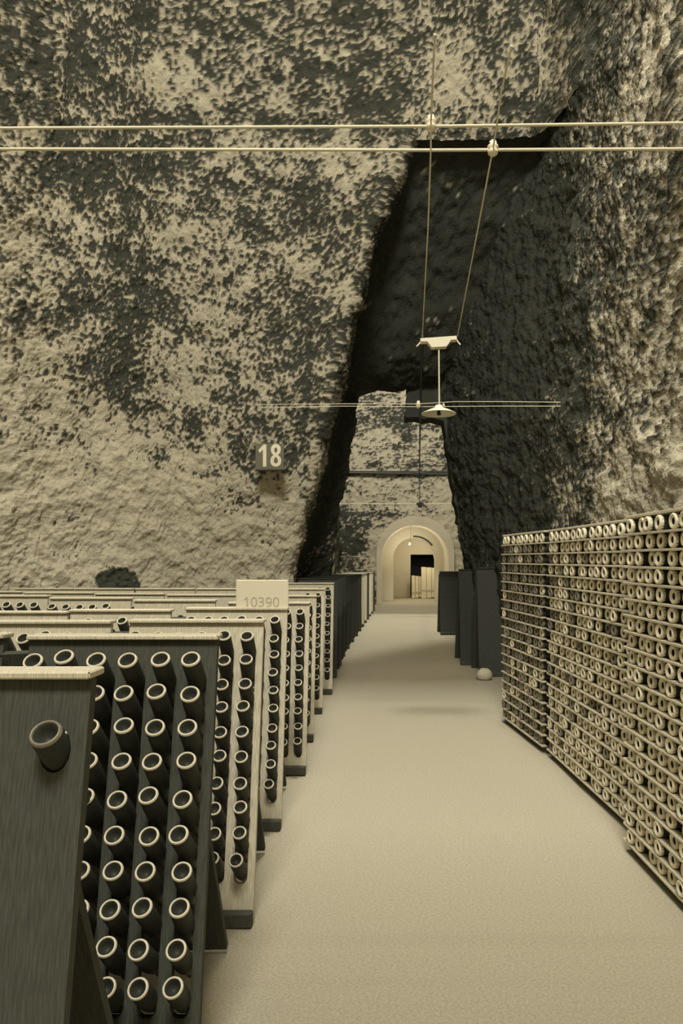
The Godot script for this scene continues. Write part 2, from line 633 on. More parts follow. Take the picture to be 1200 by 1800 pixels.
func vault(s: SurfaceTool, sec: Array, d0: float, d1: float, thick: float, cx: float) -> void:
	# a shell of the section sec between two depths
	var o := []
	for p in sec:
		o.append(Vector2(cx + (p.x - cx) * (1.0 + thick), p.y * (1.0 + thick * 0.7) if p.y > 0.0 else 0.0))
	for i in sec.size() - 1:
		var a := Vector3(sec[i].x, sec[i].y, -d0)
		var b := Vector3(sec[i + 1].x, sec[i + 1].y, -d0)
		var a2 := Vector3(sec[i].x, sec[i].y, -d1)
		var b2 := Vector3(sec[i + 1].x, sec[i + 1].y, -d1)
		quad(s, a, a2, b2, b, 1)
		var c := Vector3(o[i].x, o[i].y, -d0)
		var e := Vector3(o[i + 1].x, o[i + 1].y, -d0)
		var c2 := Vector3(o[i].x, o[i].y, -d1)
		var e2 := Vector3(o[i + 1].x, o[i + 1].y, -d1)
		quad(s, a, b, e, c, 2)
		quad(s, a2, c2, e2, b2, 3)
		quad(s, c, e, e2, c2, 4)


func arch_gallery() -> void:
	var s := st()
	vault(s, arch_shape(AX, AHALF - 0.06, ACROWN - 0.06), 27.25, 27.75, 0.16, AX)
	struct("trim_2", done(s), M.plaster, "white plastered arch ring round the gallery entrance in the far wall")
	s = st()
	vault(s, arch_shape(AX, AHALF - 0.06, ACROWN - 0.06), 27.75, 29.6, 0.2, AX)
	struct("wall_gallery", done(s), M.plaster, "white barrel vaulted gallery beyond the far arch")
	s = st()
	vault(s, arch_shape(1.27, 0.90, 2.74), 29.6, 30.0, 1.0, 1.27)
	struct("trim_3", done(s), M.plaster, "second narrower white arch inside the gallery")
	s = st()
	vault(s, arch_shape(1.35, 1.05, 2.95), 30.0, 32.2, 0.2, 1.35)
	struct("wall_gallery_inner", done(s), M.plaster, "white inner vault of the gallery")
	# end wall with a doorway into the dark
	s = st()
	prism(s, PackedVector2Array([Vector2(-1.0, 0), Vector2(1.20, 0), Vector2(1.22, 2.03), Vector2(2.28, 2.03), Vector2(2.38, 1.6), Vector2(2.4, 0), Vector2(3.6, 0), Vector2(3.6, 4.0), Vector2(-1.0, 4.0)]), 0.2, Transform3D(Basis.IDENTITY, Vector3(0, 0, -32.3)))
	struct("wall_end", done(s), M.plaster, "white end wall of the gallery with a dark doorway")
	s = st()
	box(s, Vector3(1.8, 1.5, -34.6), Vector3(3.6, 3.0, 0.2), 0.01)
	box(s, Vector3(0.1, 1.5, -33.5), Vector3(0.2, 3.0, 2.4), 0.01)
	box(s, Vector3(3.5, 1.5, -33.5), Vector3(0.2, 3.0, 2.4), 0.01)
	box(s, Vector3(1.8, 3.0, -33.5), Vector3(3.6, 0.2, 2.4), 0.01)
	struct("wall_store", done(s), M.shade_dark_chalk, "unlit store room beyond the gallery doorway")  # unlit room, its shade put into the wall colour
	# pale racks standing in the doorway
	for k in 2:
		var t := thing("leaning_board", ["taller pale leaning board in the dark doorway beyond the arch", "shorter pale leaning board by the left of the dark doorway beyond the arch"][k], "board", Vector3([2.05, 1.50][k], 0, -31.75 - 0.12 * k), "pale boards in the gallery doorway")
		var hgt: float = [1.45, 1.05][k]
		for c in 3:
			var b := st()
			box(b, Vector3((c - 1) * [0.24, 0.17][k], hgt * 0.5, 0.06), Vector3([0.225, 0.155][k], hgt - 0.04 * c, 0.04), 0.006, Basis(Vector3.RIGHT, -0.08))
			obj("plank", done(b), M.board_paint, t)
		var b2 := st()
		box(b2, Vector3(0, hgt * 0.25, 0.115), Vector3([0.7, 0.5][k], 0.07, 0.03), 0.005)
		obj("crossbar", done(b2), M.pale_wood, t)
	# dark strip painted in for the shadow over the inner arch
	s = st()
	var arc := PackedVector2Array()
	for k in 9:
		var a := lerpf(1.62, 0.62, k / 8.0)
		arc.append(Vector2(1.27 + cos(a) * 0.99, 1.84 + sin(a) * 0.99))
	for k in 9:
		var a := lerpf(0.62, 1.62, k / 8.0)
		arc.append(Vector2(1.27 + cos(a) * 0.93, 1.84 + sin(a) * 0.93))
	prism(s, arc, 0.03, Transform3D(Basis.IDENTITY, Vector3(0, 0, -29.59)))
	struct("trim_4", done(s), M.dark_metal, "dark curved strip painted as shadow over the crown of the inner white arch")
	# pendant bulb under the outer crown, and a hidden one added to brighten the inner gallery
	bulb_lamp("bare bulb on a white flex under the crown of the outer white arch", Vector3(1.06, 0, -28.4), 1.2)
	bulb_lamp("added bulb, out of sight, brightening the gallery behind the inner white arch", Vector3(2.0, 0.08, -30.6), 1.0)


func bulb_lamp(label: String, at: Vector3, power: float) -> void:
	var lamp := thing("bulb_lamp", label, "lamp", at)
	var s := st()
	tube(s, [Vector3(0.0, 3.2 if at.z > -29.0 else 2.72, 0), Vector3(0.03, 2.95 if at.z > -29.0 else 2.69, 0), Vector3(0.02, 2.75 if at.z > -29.0 else 2.65, 0), Vector3(-0.02, 2.6, 0)], 0.012, 6)
	obj("cord", done(s), M.porcelain, lamp)
	s = st()
	lathe(s, [[0.0, 2.61], [0.025, 2.60], [0.03, 2.54], [0.022, 2.52]], 12, Transform3D(Basis.IDENTITY, Vector3(-0.02, 0, 0)))
	obj("socket", done(s), M.porcelain, lamp)
	if not M.has("bulb"):
		var bulb_mat := mat("bulb", Vector3(0.9, 0.85, 0.7), 0.4, 0.3)
		bulb_mat.emission_enabled = true
		bulb_mat.emission = Color(1.0, 0.95, 0.82)
		bulb_mat.emission_energy_multiplier = 1.0
	s = st()
	lathe(s, [[0.018, 2.53], [0.035, 2.49], [0.042, 2.45], [0.03, 2.415], [0.0, 2.405]], 14, Transform3D(Basis.IDENTITY, Vector3(-0.02, 0, 0)))
	obj("bulb", done(s), M.bulb, lamp)
	var l := OmniLight3D.new()
	l.name = "bulb_light"
	l.light_energy = power
	l.light_size = 0.05
	l.light_color = Color(1.0, 0.97, 0.9)
	l.omni_range = 40.0
	l.omni_attenuation = 2.0
	l.shadow_enabled = true
	add_child(l, true)
	l.position = at + Vector3(-0.02, 2.36, 0)


func floor_and_shell() -> void:
	var nu := 70
	var nv := 200
	var pos := func(u: float, v: float) -> Vector3:
		var x := lerpf(-7.0, 5.0, u)
		var d := lerpf(-5.2, 35.0, v)
		return Vector3(x, 0.012 * big.get_noise_2d(x * 2.0, d * 2.0) - 0.004, -d)
	var s := st()
	for j in nv:
		for i in nu:
			var a: Vector3 = pos.call(float(i) / nu, float(j) / nv)
			var b: Vector3 = pos.call(float(i + 1) / nu, float(j) / nv)
			var c: Vector3 = pos.call(float(i + 1) / nu, float(j + 1) / nv)
			var d: Vector3 = pos.call(float(i) / nu, float(j + 1) / nv)
			quad(s, d, c, b, a, 0)
	struct("floor", done(s), M.floor, "pale beaten chalk floor running between the racks to the far arch")
	# solid ground and the shafts above the roof
	for k in 2:
		var cx: float = [0.6, 0.2][k]
		var cz: float = [-7.0, -16.75][k]
		var hd: float = [1.1, 3.25][k]
		var lo: float = [11.8, 10.9][k]
		var hi: float = [19.2, 23.2][k]
		s = st()
		for side in [-1.0, 1.0]:
			box(s, Vector3(cx + side * 2.4, (lo + hi) * 0.5, cz), Vector3(0.4, hi - lo, hd * 2.0 + 0.8), 0.02)
			box(s, Vector3(cx, (lo + hi) * 0.5, cz + side * (hd + 0.2)), Vector3(4.4, hi - lo, 0.4), 0.02)
		struct("wall_shaft", done(s), M.plaster, ["daylight shaft above the nearer pit", "daylight shaft above the far pit"][k])


# ---------------------------------------------------------------- bottles and riddling racks
const TILT := 0.83   # about 47 degrees
const PITCH_X := 0.116
const PITCH_Y := 0.121

var bottle_body: ArrayMesh
var bottle_rim: ArrayMesh
var board_mesh := {}

func bottle_meshes() -> void:
	var s := st()
	lathe(s, [[0.0, 0.034], [0.014, 0.030], [0.025, 0.017], [0.0315, 0.004], [0.036, 0.0005], [0.0405, 0.002], [0.0435, 0.008], [0.0437, 0.15], [0.041, 0.175], [0.033, 0.205], [0.022, 0.24], [0.0165, 0.268], [0.0165, 0.272], [0.0178, 0.274], [0.0178, 0.296], [0.0165, 0.299], [0.0, 0.299]], 20)
	bottle_body = done(s)
	s = st()
	lathe(s, [[0.0335, 0.003], [0.0345, -0.001], [0.0375, -0.0028], [0.0410, -0.001], [0.0430, 0.003], [0.0441, 0.006]], 28)
	bottle_rim = done(s)


func bottle(label: String, group: String, base: Vector3, axis: Vector3, roll: float, rim: Material = null) -> Node3D:
	var t := thing("champagne_bottle", label, "bottle", base, group)
	var y := axis.normalized()
	var x := y.cross(Vector3(0.3, 0.2, 1.0)).normalized()
	t.basis = Basis(x, y, x.cross(y)).rotated(y, roll)
	t.scale = Vector3(0.80, 0.98, 0.80)
	obj("bottle_body", bottle_body, M.glass, t)
	obj("base_rim", bottle_rim, rim if rim else M.rim, t)
	return t


# a rack board lying in its own xy plane, holes included: x from -w to 0, y from 0 up, front face at z = 0
func rack_board(cols: int, rows: int, low: float, high: float, thick: float, only := []) -> ArrayMesh:
	var key := "%d %d %.3f %.3f %s" % [cols, rows, low, high, only]
	if board_mesh.has(key):
		return board_mesh[key]
	var s := st()
	var side := 0.012
	var w := cols * PITCH_X + 2.0 * side
	var total := low + rows * PITCH_Y + high
	var th := Vector3(0, 0, -thick)
	var n := 16
	for c in cols:
		if only.is_empty():
			var x0 := -side - (c + 0.5) * PITCH_X
			var hw := 0.034
			var yt := low + (rows - 0.5) * PITCH_Y + 0.005
			var yb := low + 0.5 * PITCH_Y - 0.03
			var outl := []
			var rim2 := []
			for half in 2:
				for k in 9:
					var a := PI * k / 8.0 + PI * half
					var q := Vector2(cos(a), sin(a))
					outl.append(Vector3(x0 + q.x * hw, (yb if half else yt) + q.y * hw, 0))
					q /= maxf(absf(q.x), absf(q.y))
					rim2.append(Vector3(x0 + q.x * PITCH_X * 0.5, yb + q.y * (yb - low) if half else yt + q.y * (low + rows * PITCH_Y - yt), 0))
			for k in 18:
				var k2 := (k + 1) % 18
				quad(s, outl[k], outl[k2], rim2[k2], rim2[k])
				quad(s, outl[k2] + th, outl[k] + th, rim2[k] + th, rim2[k2] + th)
				quad(s, outl[k2], outl[k], outl[k] + th, outl[k2] + th)
			continue
		for r in rows:
			var o := Vector3(-side - (c + 0.5) * PITCH_X, low + (r + 0.5) * PITCH_Y, 0)
			var ring := []
			var rim := []
			if only and not [c, r] in only:
				var ha := Vector3(PITCH_X * 0.5, PITCH_Y * 0.5, 0)
				var hb := Vector3(PITCH_X * 0.5, -PITCH_Y * 0.5, 0)
				quad(s, o - hb, o + ha, o + hb, o - ha)
				quad(s, o - ha + th, o + hb + th, o + ha + th, o - hb + th)
				continue
			for k in n:
				var a := TAU * k / n + PI / n * 0.0
				ring.append(o + Vector3(cos(a) * 0.036, sin(a) * 0.052, 0))
				var q := Vector2(cos(a), sin(a))
				q /= maxf(absf(q.x), absf(q.y))
				rim.append(o + Vector3(q.x * PITCH_X * 0.5, q.y * PITCH_Y * 0.5, 0))
			for k in n:
				var k2 := (k + 1) % n
				quad(s, ring[k], ring[k2], rim[k2], rim[k])
				quad(s, ring[k2] + th, ring[k] + th, rim[k] + th, rim[k2] + th)
				quad(s, ring[k2], ring[k], ring[k] + th, ring[k2] + th)
	# margins all round, and the edges
	var parts := [[Vector2(-w, 0), Vector2(0, low)], [Vector2(-w, total - high), Vector2(0, total)], [Vector2(-w, low), Vector2(-w + side, total - high)], [Vector2(-side, low), Vector2(0, total - high)]]
	for p in parts:
		var a: Vector2 = p[0]
		var b: Vector2 = p[1]
		quad(s, Vector3(a.x, b.y, 0), Vector3(b.x, b.y, 0), Vector3(b.x, a.y, 0), Vector3(a.x, a.y, 0))
		quad(s, Vector3(a.x, a.y, 0) + th, Vector3(b.x, a.y, 0) + th, Vector3(b.x, b.y, 0) + th, Vector3(a.x, b.y, 0) + th)
	quad(s, Vector3(0, 0, 0), Vector3(0, total, 0), Vector3(0, total, 0) + th, Vector3(0, 0, 0) + th)
	quad(s, Vector3(-w, total, 0), Vector3(-w, 0, 0), Vector3(-w, 0, 0) + th, Vector3(-w, total, 0) + th)
	quad(s, Vector3(0, total, 0), Vector3(-w, total, 0), Vector3(-w, total, 0) + th, Vector3(0, total, 0) + th)
	quad(s, Vector3(-w, 0, 0), Vector3(0, 0, 0), Vector3(0, 0, 0) + th, Vector3(-w, 0, 0) + th)
	board_mesh[key] = done(s)
	return board_mesh[key]


# an A-frame riddling rack: right front edge at x, ridge at depth zt, ridge height h. fill: which holes hold bottles
func rack(label: String, group: String, x: float, zt: float, h: float, wood: Material, short: String, fill: Callable, rear_wood: Material = null, skew := 0.065, cap: Material = null, foot := 0.30, only := []) -> Node3D:
	var t := thing("riddling_rack", label, "bottle rack", Vector3(x, 0, -zt), group)
	var cols := 6
	var rows := 10
	var length := sqrt(h * h + foot * foot)
	var ang := atan2(foot, h)
	var high := 0.10
	var reach := 0.132 if only.is_empty() else 0.06
	var low := length - rows * PITCH_Y - high
	var w := cols * PITCH_X + 0.024
	var me := rack_board(cols, rows, snappedf(low, 0.005), high, 0.03, only)
	var f := obj("front_board", me, wood, t)
	f.transform = Transform3D(Basis(Vector3.RIGHT, -ang), Vector3(0, 0.0, foot))
	var ang2 := atan2(0.52, h)
	var r := obj("rear_board", rack_board(cols, rows, snappedf(low, 0.005), high, 0.03, [[9, 9]]), rear_wood if rear_wood else wood, t)  # rear boards coloured darker for shade inside the frame
	# turned round: its face looks away from the camera
	r.transform = Transform3D(Basis(Vector3.RIGHT, ang2) * Basis(Vector3.BACK, skew) * Basis(Vector3.UP, PI), Vector3(-w - 0.015 - skew * 1.5, 0.0, -0.55))
	var s := st()
	box(s, Vector3(-w * 0.5, h + 0.006, -0.02), Vector3(w + 0.01, 0.018, 0.085), 0.004)
	obj("top_rail", done(s), cap if cap else wood, t)  # cap colour puts the overhead light into the top edge
	s = st()
	box(s, Vector3(-w * 0.5, 0.035, foot + 0.012), Vector3(w, 0.07, 0.05), 0.005)
	obj("foot_rail", done(s), M.dark_and_shaded_wood, t)
	# the bottles, base out and up
	var spots := 0
	for c in cols:
		for k in rows:
			if not fill.call(c, k):
				continue
			var yl := length - high - (k + 0.5) * PITCH_Y
			var hole := f.transform * Vector3(-0.012 - (c + 0.5) * PITCH_X, yl, 0)
			var tilt := TILT + rng.randf_range(-0.06, 0.06)
			var turn := rng.randf_range(-0.05, 0.05)
			var axis := Vector3(sin(turn), -sin(tilt), -cos(tilt))
			var base: Vector3 = t.position + hole - axis * (reach + rng.randf_range(-0.006, 0.006)) + Vector3(rng.randf_range(-0.003, 0.003), 0, 0)
			bottle("dark bottle, %s rim, %s row, %s from aisle, %s" % ["pale" if only.is_empty() else "dull", ORD[k], NTH[c], short], "bottles in the riddling racks", base, axis, rng.randf() * TAU, null if only.is_empty() else M.dull_rim)
			spots += 1
	return t


func left_racks() -> void:
	bottle_meshes()
	var none := func(_c: int, _k: int) -> bool: return false
	var rows := [
		# ridge depth, edge x, height, wood, cap
		[1.58, -0.678, 1.538, M.dark_and_shaded_wood, M.pale_lit_wood],  # first two racks stand unlit, their shade put into the wood
		[2.62, -0.641, 1.505, M.dark_and_shaded_wood, M.pale_lit_wood],
		[3.68, -0.653, 1.47, M.pale_wood, M.pale_lit_wood],
		[4.87, -0.694, 1.45, M.pale_wood, M.pale_lit_wood],
		[6.05, -0.665, 1.415, M.pale_wood, M.pale_lit_wood],
		[7.10, -0.71, 1.42, M.pale_wood, M.pale_lit_wood],
		[8.30, -0.733, 1.44, M.pale_wood, M.pale_lit_wood],
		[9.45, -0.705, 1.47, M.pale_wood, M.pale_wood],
	]
	var fills := [
		func(c: int, k: int) -> bool: return c == 0 and k == 0 or c == 2 and k == 5,
		func(_c: int, k: int) -> bool: return k < 10,
		func(c: int, k: int) -> bool: return c < 3 or k < 1,
		func(c: int, k: int) -> bool: return c < 2 or k < 1,
		func(c: int, _k: int) -> bool: return c < 2,
		func(c: int, _k: int) -> bool: return c < 2,
		func(c: int, _k: int) -> bool: return c < 2,
		func(c: int, _k: int) -> bool: return c < 2,
	]
	var look := [
		"shade coloured empty looking wooden rack cut by the corner, foremost beside the aisle",
		"shade coloured wooden riddling rack with bright bottle rims, second along the aisle",
		"pale riddling rack with a broad dark foot, third along the aisle",
		"pale riddling rack carrying the number board, fourth along the aisle",
		"pale riddling rack just behind the number board, fifth along the aisle",
		"pale riddling rack, sixth along the aisle",
		"pale riddling rack, seventh along the aisle",
		"riddling rack at the passage mouth, eighth along the aisle",
	]
	for i in rows.size():
		var r: Array = rows[i]
		rack(look[i], "riddling racks along the aisle", r[1], r[0], r[2], r[3], "in %s aisle rack" % NTH[i], fills[i], M.dark_and_shaded_wood, 0.045, r[4], 0.30, [[0, 9], [2, 4], [3, 7]] if i == 0 else [])
	# racks standing further from the aisle in each row
	var extra := [[1, 1, 0.04, 0.0], [2, 2, 0.05, -0.01], [3, 3, 0.03, -0.015], [4, 4, 0.02, 0.02], [5, 4, 0.02, 0.01], [6, 4, 0.03, 0.0]]
	for e in extra:
		for k in e[1]:
			var r: Array = rows[e[0]]
			var which: int = k + 1
			var fl := none
			if e[0] == 2:
				fl = func(_c: int, q: int) -> bool: return q < 1
			elif e[0] == 1:
				fl = func(c: int, q: int) -> bool: return c < 4 and q < 3
			elif e[0] == 4 and which in [2, 3]:
				fl = func(c: int, q: int) -> bool: return q < 1 and (c > 0 or which == 3)
			elif e[0] == 3 and which < 3:
				fl = func(c: int, q: int) -> bool: return q < 1 and c % 2 == 0
			var lab := "%s riddling rack in %s row, %s beyond the one at the aisle" % ["dark" if e[0] < 2 else "pale", NTH[e[0]], NTH[k]]
			rack(lab, "racks deeper in the rows", r[1] - 0.085 - which * 0.755, r[0] + e[2] * which, r[2] + e[3] * which, r[3], "%s row, %s rack in" % [NTH[e[0]], NTH[k]], fl, M.dark_and_shaded_wood, 0.0, r[4])
	# rows on through the passage, their shade put into the wood colour
	var d := 10.75
	for k in 13:
		var x := -0.735 if d < 13.5 else lerpf(-0.735, -0.34, (d - 13.5) / 11.0)
		rack("dark riddling rack in the passage and far pit, %s from the passage mouth" % NTH[k], "dark racks beyond the passage mouth", x, d, 1.50 if d < 13.0 else 1.47 - 0.012 * (d - 13.0), M.shade_black_wood if d < 18.0 or k % 3 == 0 else M.pale_wood, "", none, M.shade_black_wood, 0.0, null, 0.30, [[9, 9]])
		d += 1.12


func right_racks() -> void:
	var none := func(_c: int, _k: int) -> bool: return false
	var list := [
		[2.18, 10.85, 1.66, "dark riddling rack beside the far end of the bottle stacks"],
		[2.02, 12.0, 1.62, "dark riddling rack in the passage, behind the one at the bottle stacks"],
		[2.05, 16.6, 1.5, "dark riddling rack standing alone by the lit floor of the far pit"],
	]
	for r in list:
		rack(r[3], "dark racks on the stack side", r[0], r[1], r[2], M.shade_black_wood, "", none, M.shade_black_wood, 0.0, null, 0.30, [[9, 9]])  # these racks stand in shadow, painted into the wood
	# a pale stone at the foot of the nearest one
	var s := st()
	lathe(s, [[0.0, 0.17], [0.06, 0.165], [0.11, 0.13], [0.135, 0.08], [0.13, 0.03], [0.10, 0.0], [0.0, 0.0]], 12)
	var o := obj("chalk_stone", done(s), M.plaster)
	tag(o, "small rounded pale stone at the foot of the dark rack by the stacks", "stone")
	o.position = Vector3(1.50, 0.0, -10.28)
	o.scale = Vector3(0.9, 1.0, 0.7)


# ---------------------------------------------------------------- stacked bottles
func stack_mesh(base_mat: Material) -> ArrayMesh:
	# one bottle lying with its base at the origin, neck towards +y; its base is dust white, else dark for shade
	var me := ArrayMesh.new()
	var s := st()
	lathe(s, [[0.0438, 0.012], [0.0438, 0.15], [0.041, 0.175], [0.033, 0.205], [0.022, 0.24], [0.0165, 0.268], [0.0178, 0.274], [0.0178, 0.298], [0.0, 0.299]], 14)
	s.generate_normals()
	s.set_material(M.dusty_glass)
	s.commit(me)
	s = st()
	lathe(s, [[0.019, 0.008], [0.0275, 0.001], [0.035, -0.001], [0.0405, 0.001], [0.0437, 0.006], [0.0440, 0.022]], 16)
	s.generate_normals()
	s.set_material(base_mat)
	s.commit(me)
	s = st()
	lathe(s, [[0.0, 0.042], [0.010, 0.038], [0.016, 0.025], [0.019, 0.008]], 14)
	s.generate_normals()
	s.set_material(M.dark_metal)
	s.commit(me)
	return me


func right_stacks() -> void:
	var dusty := stack_mesh(M.base_dust)
	var shade_mesh := stack_mesh(M.base_shade)
	var rest := []
	var rest_shade := []
	var necks := []
	var rows := 20
	var step := 0.1000
	# from the near end to the far end, front feet of the three stacks (x, d)
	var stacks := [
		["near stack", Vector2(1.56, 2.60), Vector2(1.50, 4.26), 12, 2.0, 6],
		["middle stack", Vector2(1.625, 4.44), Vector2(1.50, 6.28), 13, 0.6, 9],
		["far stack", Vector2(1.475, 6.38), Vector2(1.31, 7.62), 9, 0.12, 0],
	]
	for sn in stacks.size():
		var a: Vector2 = stacks[sn][1]
		var b: Vector2 = stacks[sn][2]
		var n: int = stacks[sn][3]
		var dir := Vector3(b.x - a.x, 0, -(b.y - a.y)).normalized()
		var into := dir.cross(Vector3.UP).normalized()    # away from the aisle
		if into.x < 0:
			into = -into
		var run := Vector2(b - a).length()
		for k in rows:
			var y := 0.115 + k * step
			var layer: String = ORD[mini(rows - 1 - k, 20)]
			# lath under the layer
			var s := st()
			var la := Vector3(a.x, y - 0.052, -a.y)
			var lb := Vector3(b.x, y - 0.052, -b.y)
			var mid_p := (la + lb) * 0.5 + into * 0.02
			box(s, Vector3.ZERO, Vector3(0.045, 0.011, run + 0.04), 0.002)
			box(s, Vector3(-0.026, -0.002, 0), Vector3(0.009, 0.014, run + 0.02), 0.002)
			var o := obj("wooden_lath", done(s), M.lath)
			o.transform = Transform3D(Basis(dir.cross(Vector3.UP), Vector3.UP, -dir), mid_p)
			tag(o, "thin wooden lath under the %s layer of bottles in the %s" % [layer, stacks[sn][0]], "lath", "laths between the stacked bottles")
			for i in n:
				var t := (i + 0.5 + rng.randf_range(-0.12, 0.12)) / n
				var p := Vector3(lerpf(a.x, b.x, t), y - 0.0465 + 0.0445 + 0.0, -lerpf(a.y, b.y, t)) + into * rng.randf_range(-0.012, 0.012)
				var axis := (into + Vector3(rng.randf_range(-0.04, 0.04), rng.randf_range(-0.03, 0.03), rng.randf_range(-0.04, 0.04))).normalized()
				var x := axis.cross(Vector3.UP).normalized()
				var bs := Basis(x, axis, x.cross(axis))
				var from_far := n - 1 - i
				var share: float = lerpf(1.0, stacks[sn][4], t) if sn < 2 else 0.12  # more shade-dark bases towards the far end
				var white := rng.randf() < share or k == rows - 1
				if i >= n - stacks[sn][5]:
					var o2 := obj("stacked_bottle", dusty if white else shade_mesh, null)
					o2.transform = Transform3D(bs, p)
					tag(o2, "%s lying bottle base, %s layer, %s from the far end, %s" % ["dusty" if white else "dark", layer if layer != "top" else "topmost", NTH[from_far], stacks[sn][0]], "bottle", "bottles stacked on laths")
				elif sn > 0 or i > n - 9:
					(rest if white else rest_shade).append(Transform3D(bs, p))
				# the bottle laid the other way, its neck between two bases
				if sn > 0 or i > n - 9:
					var t2 := (i + 1.0) / n
					var p2 := Vector3(lerpf(a.x, b.x, t2), y - 0.002, -lerpf(a.y, b.y, t2)) + into * 0.345
					necks.append(Transform3D(Basis(x, -into, x.cross(-into)), p2))
		# plank under the stack and lath across its top
		var s2 := st()
		box(s2, Vector3.ZERO, Vector3(0.34, 0.054, run + 0.02), 0.006)
		var o3 := obj("base_plank", done(s2), M.shade_black_wood)
		o3.transform = Transform3D(Basis(dir.cross(Vector3.UP), Vector3.UP, -dir), Vector3((a.x + b.x) * 0.5, 0.028, -(a.y + b.y) * 0.5) + into * 0.2)
		tag(o3, "dark plank on the floor carrying the %s of bottles" % stacks[sn][0], "plank", "planks under the bottle stacks")
		s2 = st()
		box(s2, Vector3.ZERO, Vector3(0.10, 0.018, run + 0.04), 0.003)
		var o4 := obj("top_board", done(s2), M.pale_lit_wood)
		o4.name = named("cover_board")
		o4.transform = Transform3D(Basis(dir.cross(Vector3.UP), Vector3.UP, -dir), Vector3((a.x + b.x) * 0.5, 0.115 + rows * step - 0.044, -(a.y + b.y) * 0.5) + into * 0.06)
		tag(o4, "pale board lying along the top of the %s of bottles" % stacks[sn][0], "board", "boards on the bottle stacks")
	many("pale_bottle_bases", dusty, rest, "pale dusty bottle bases scattered over the far stack and far end of the middle stack")
	many("shaded_bottle_bases", shade_mesh, rest_shade, "bottle bases coloured dark for shade, making up most of the far stack")
	many("bottle_necks", shade_mesh, necks, "bottles laid the other way round, necks between the bases")


func many(called: String, me: Mesh, list: Array, label: String) -> void:
	var mm := MultiMesh.new()
	mm.transform_format = MultiMesh.TRANSFORM_3D
	mm.mesh = me
	mm.instance_count = list.size()
	for i in list.size():
		mm.set_instance_transform(i, list[i])
	var o := MultiMeshInstance3D.new()
	o.name = called
	o.multimesh = mm
	add_child(o)
	o.set_meta("kind", "stuff")
	tag(o, label, "bottles")


# ---------------------------------------------------------------- wires, lamp, signs
func px(x: float, y: float, d: float) -> Vector3:
	return Vector3((x - 676.0) * d / 1200.0, EYE + (983.0 - y) * d / 1200.0, -d)


func line(called: String, pts: Array, r: float, m: Material, label: String, category := "cable", group := "") -> void:
	var s := st()
	tube(s, pts, r, 8)
	var o := obj(called, done(s), m)
	tag(o, label, category, group)


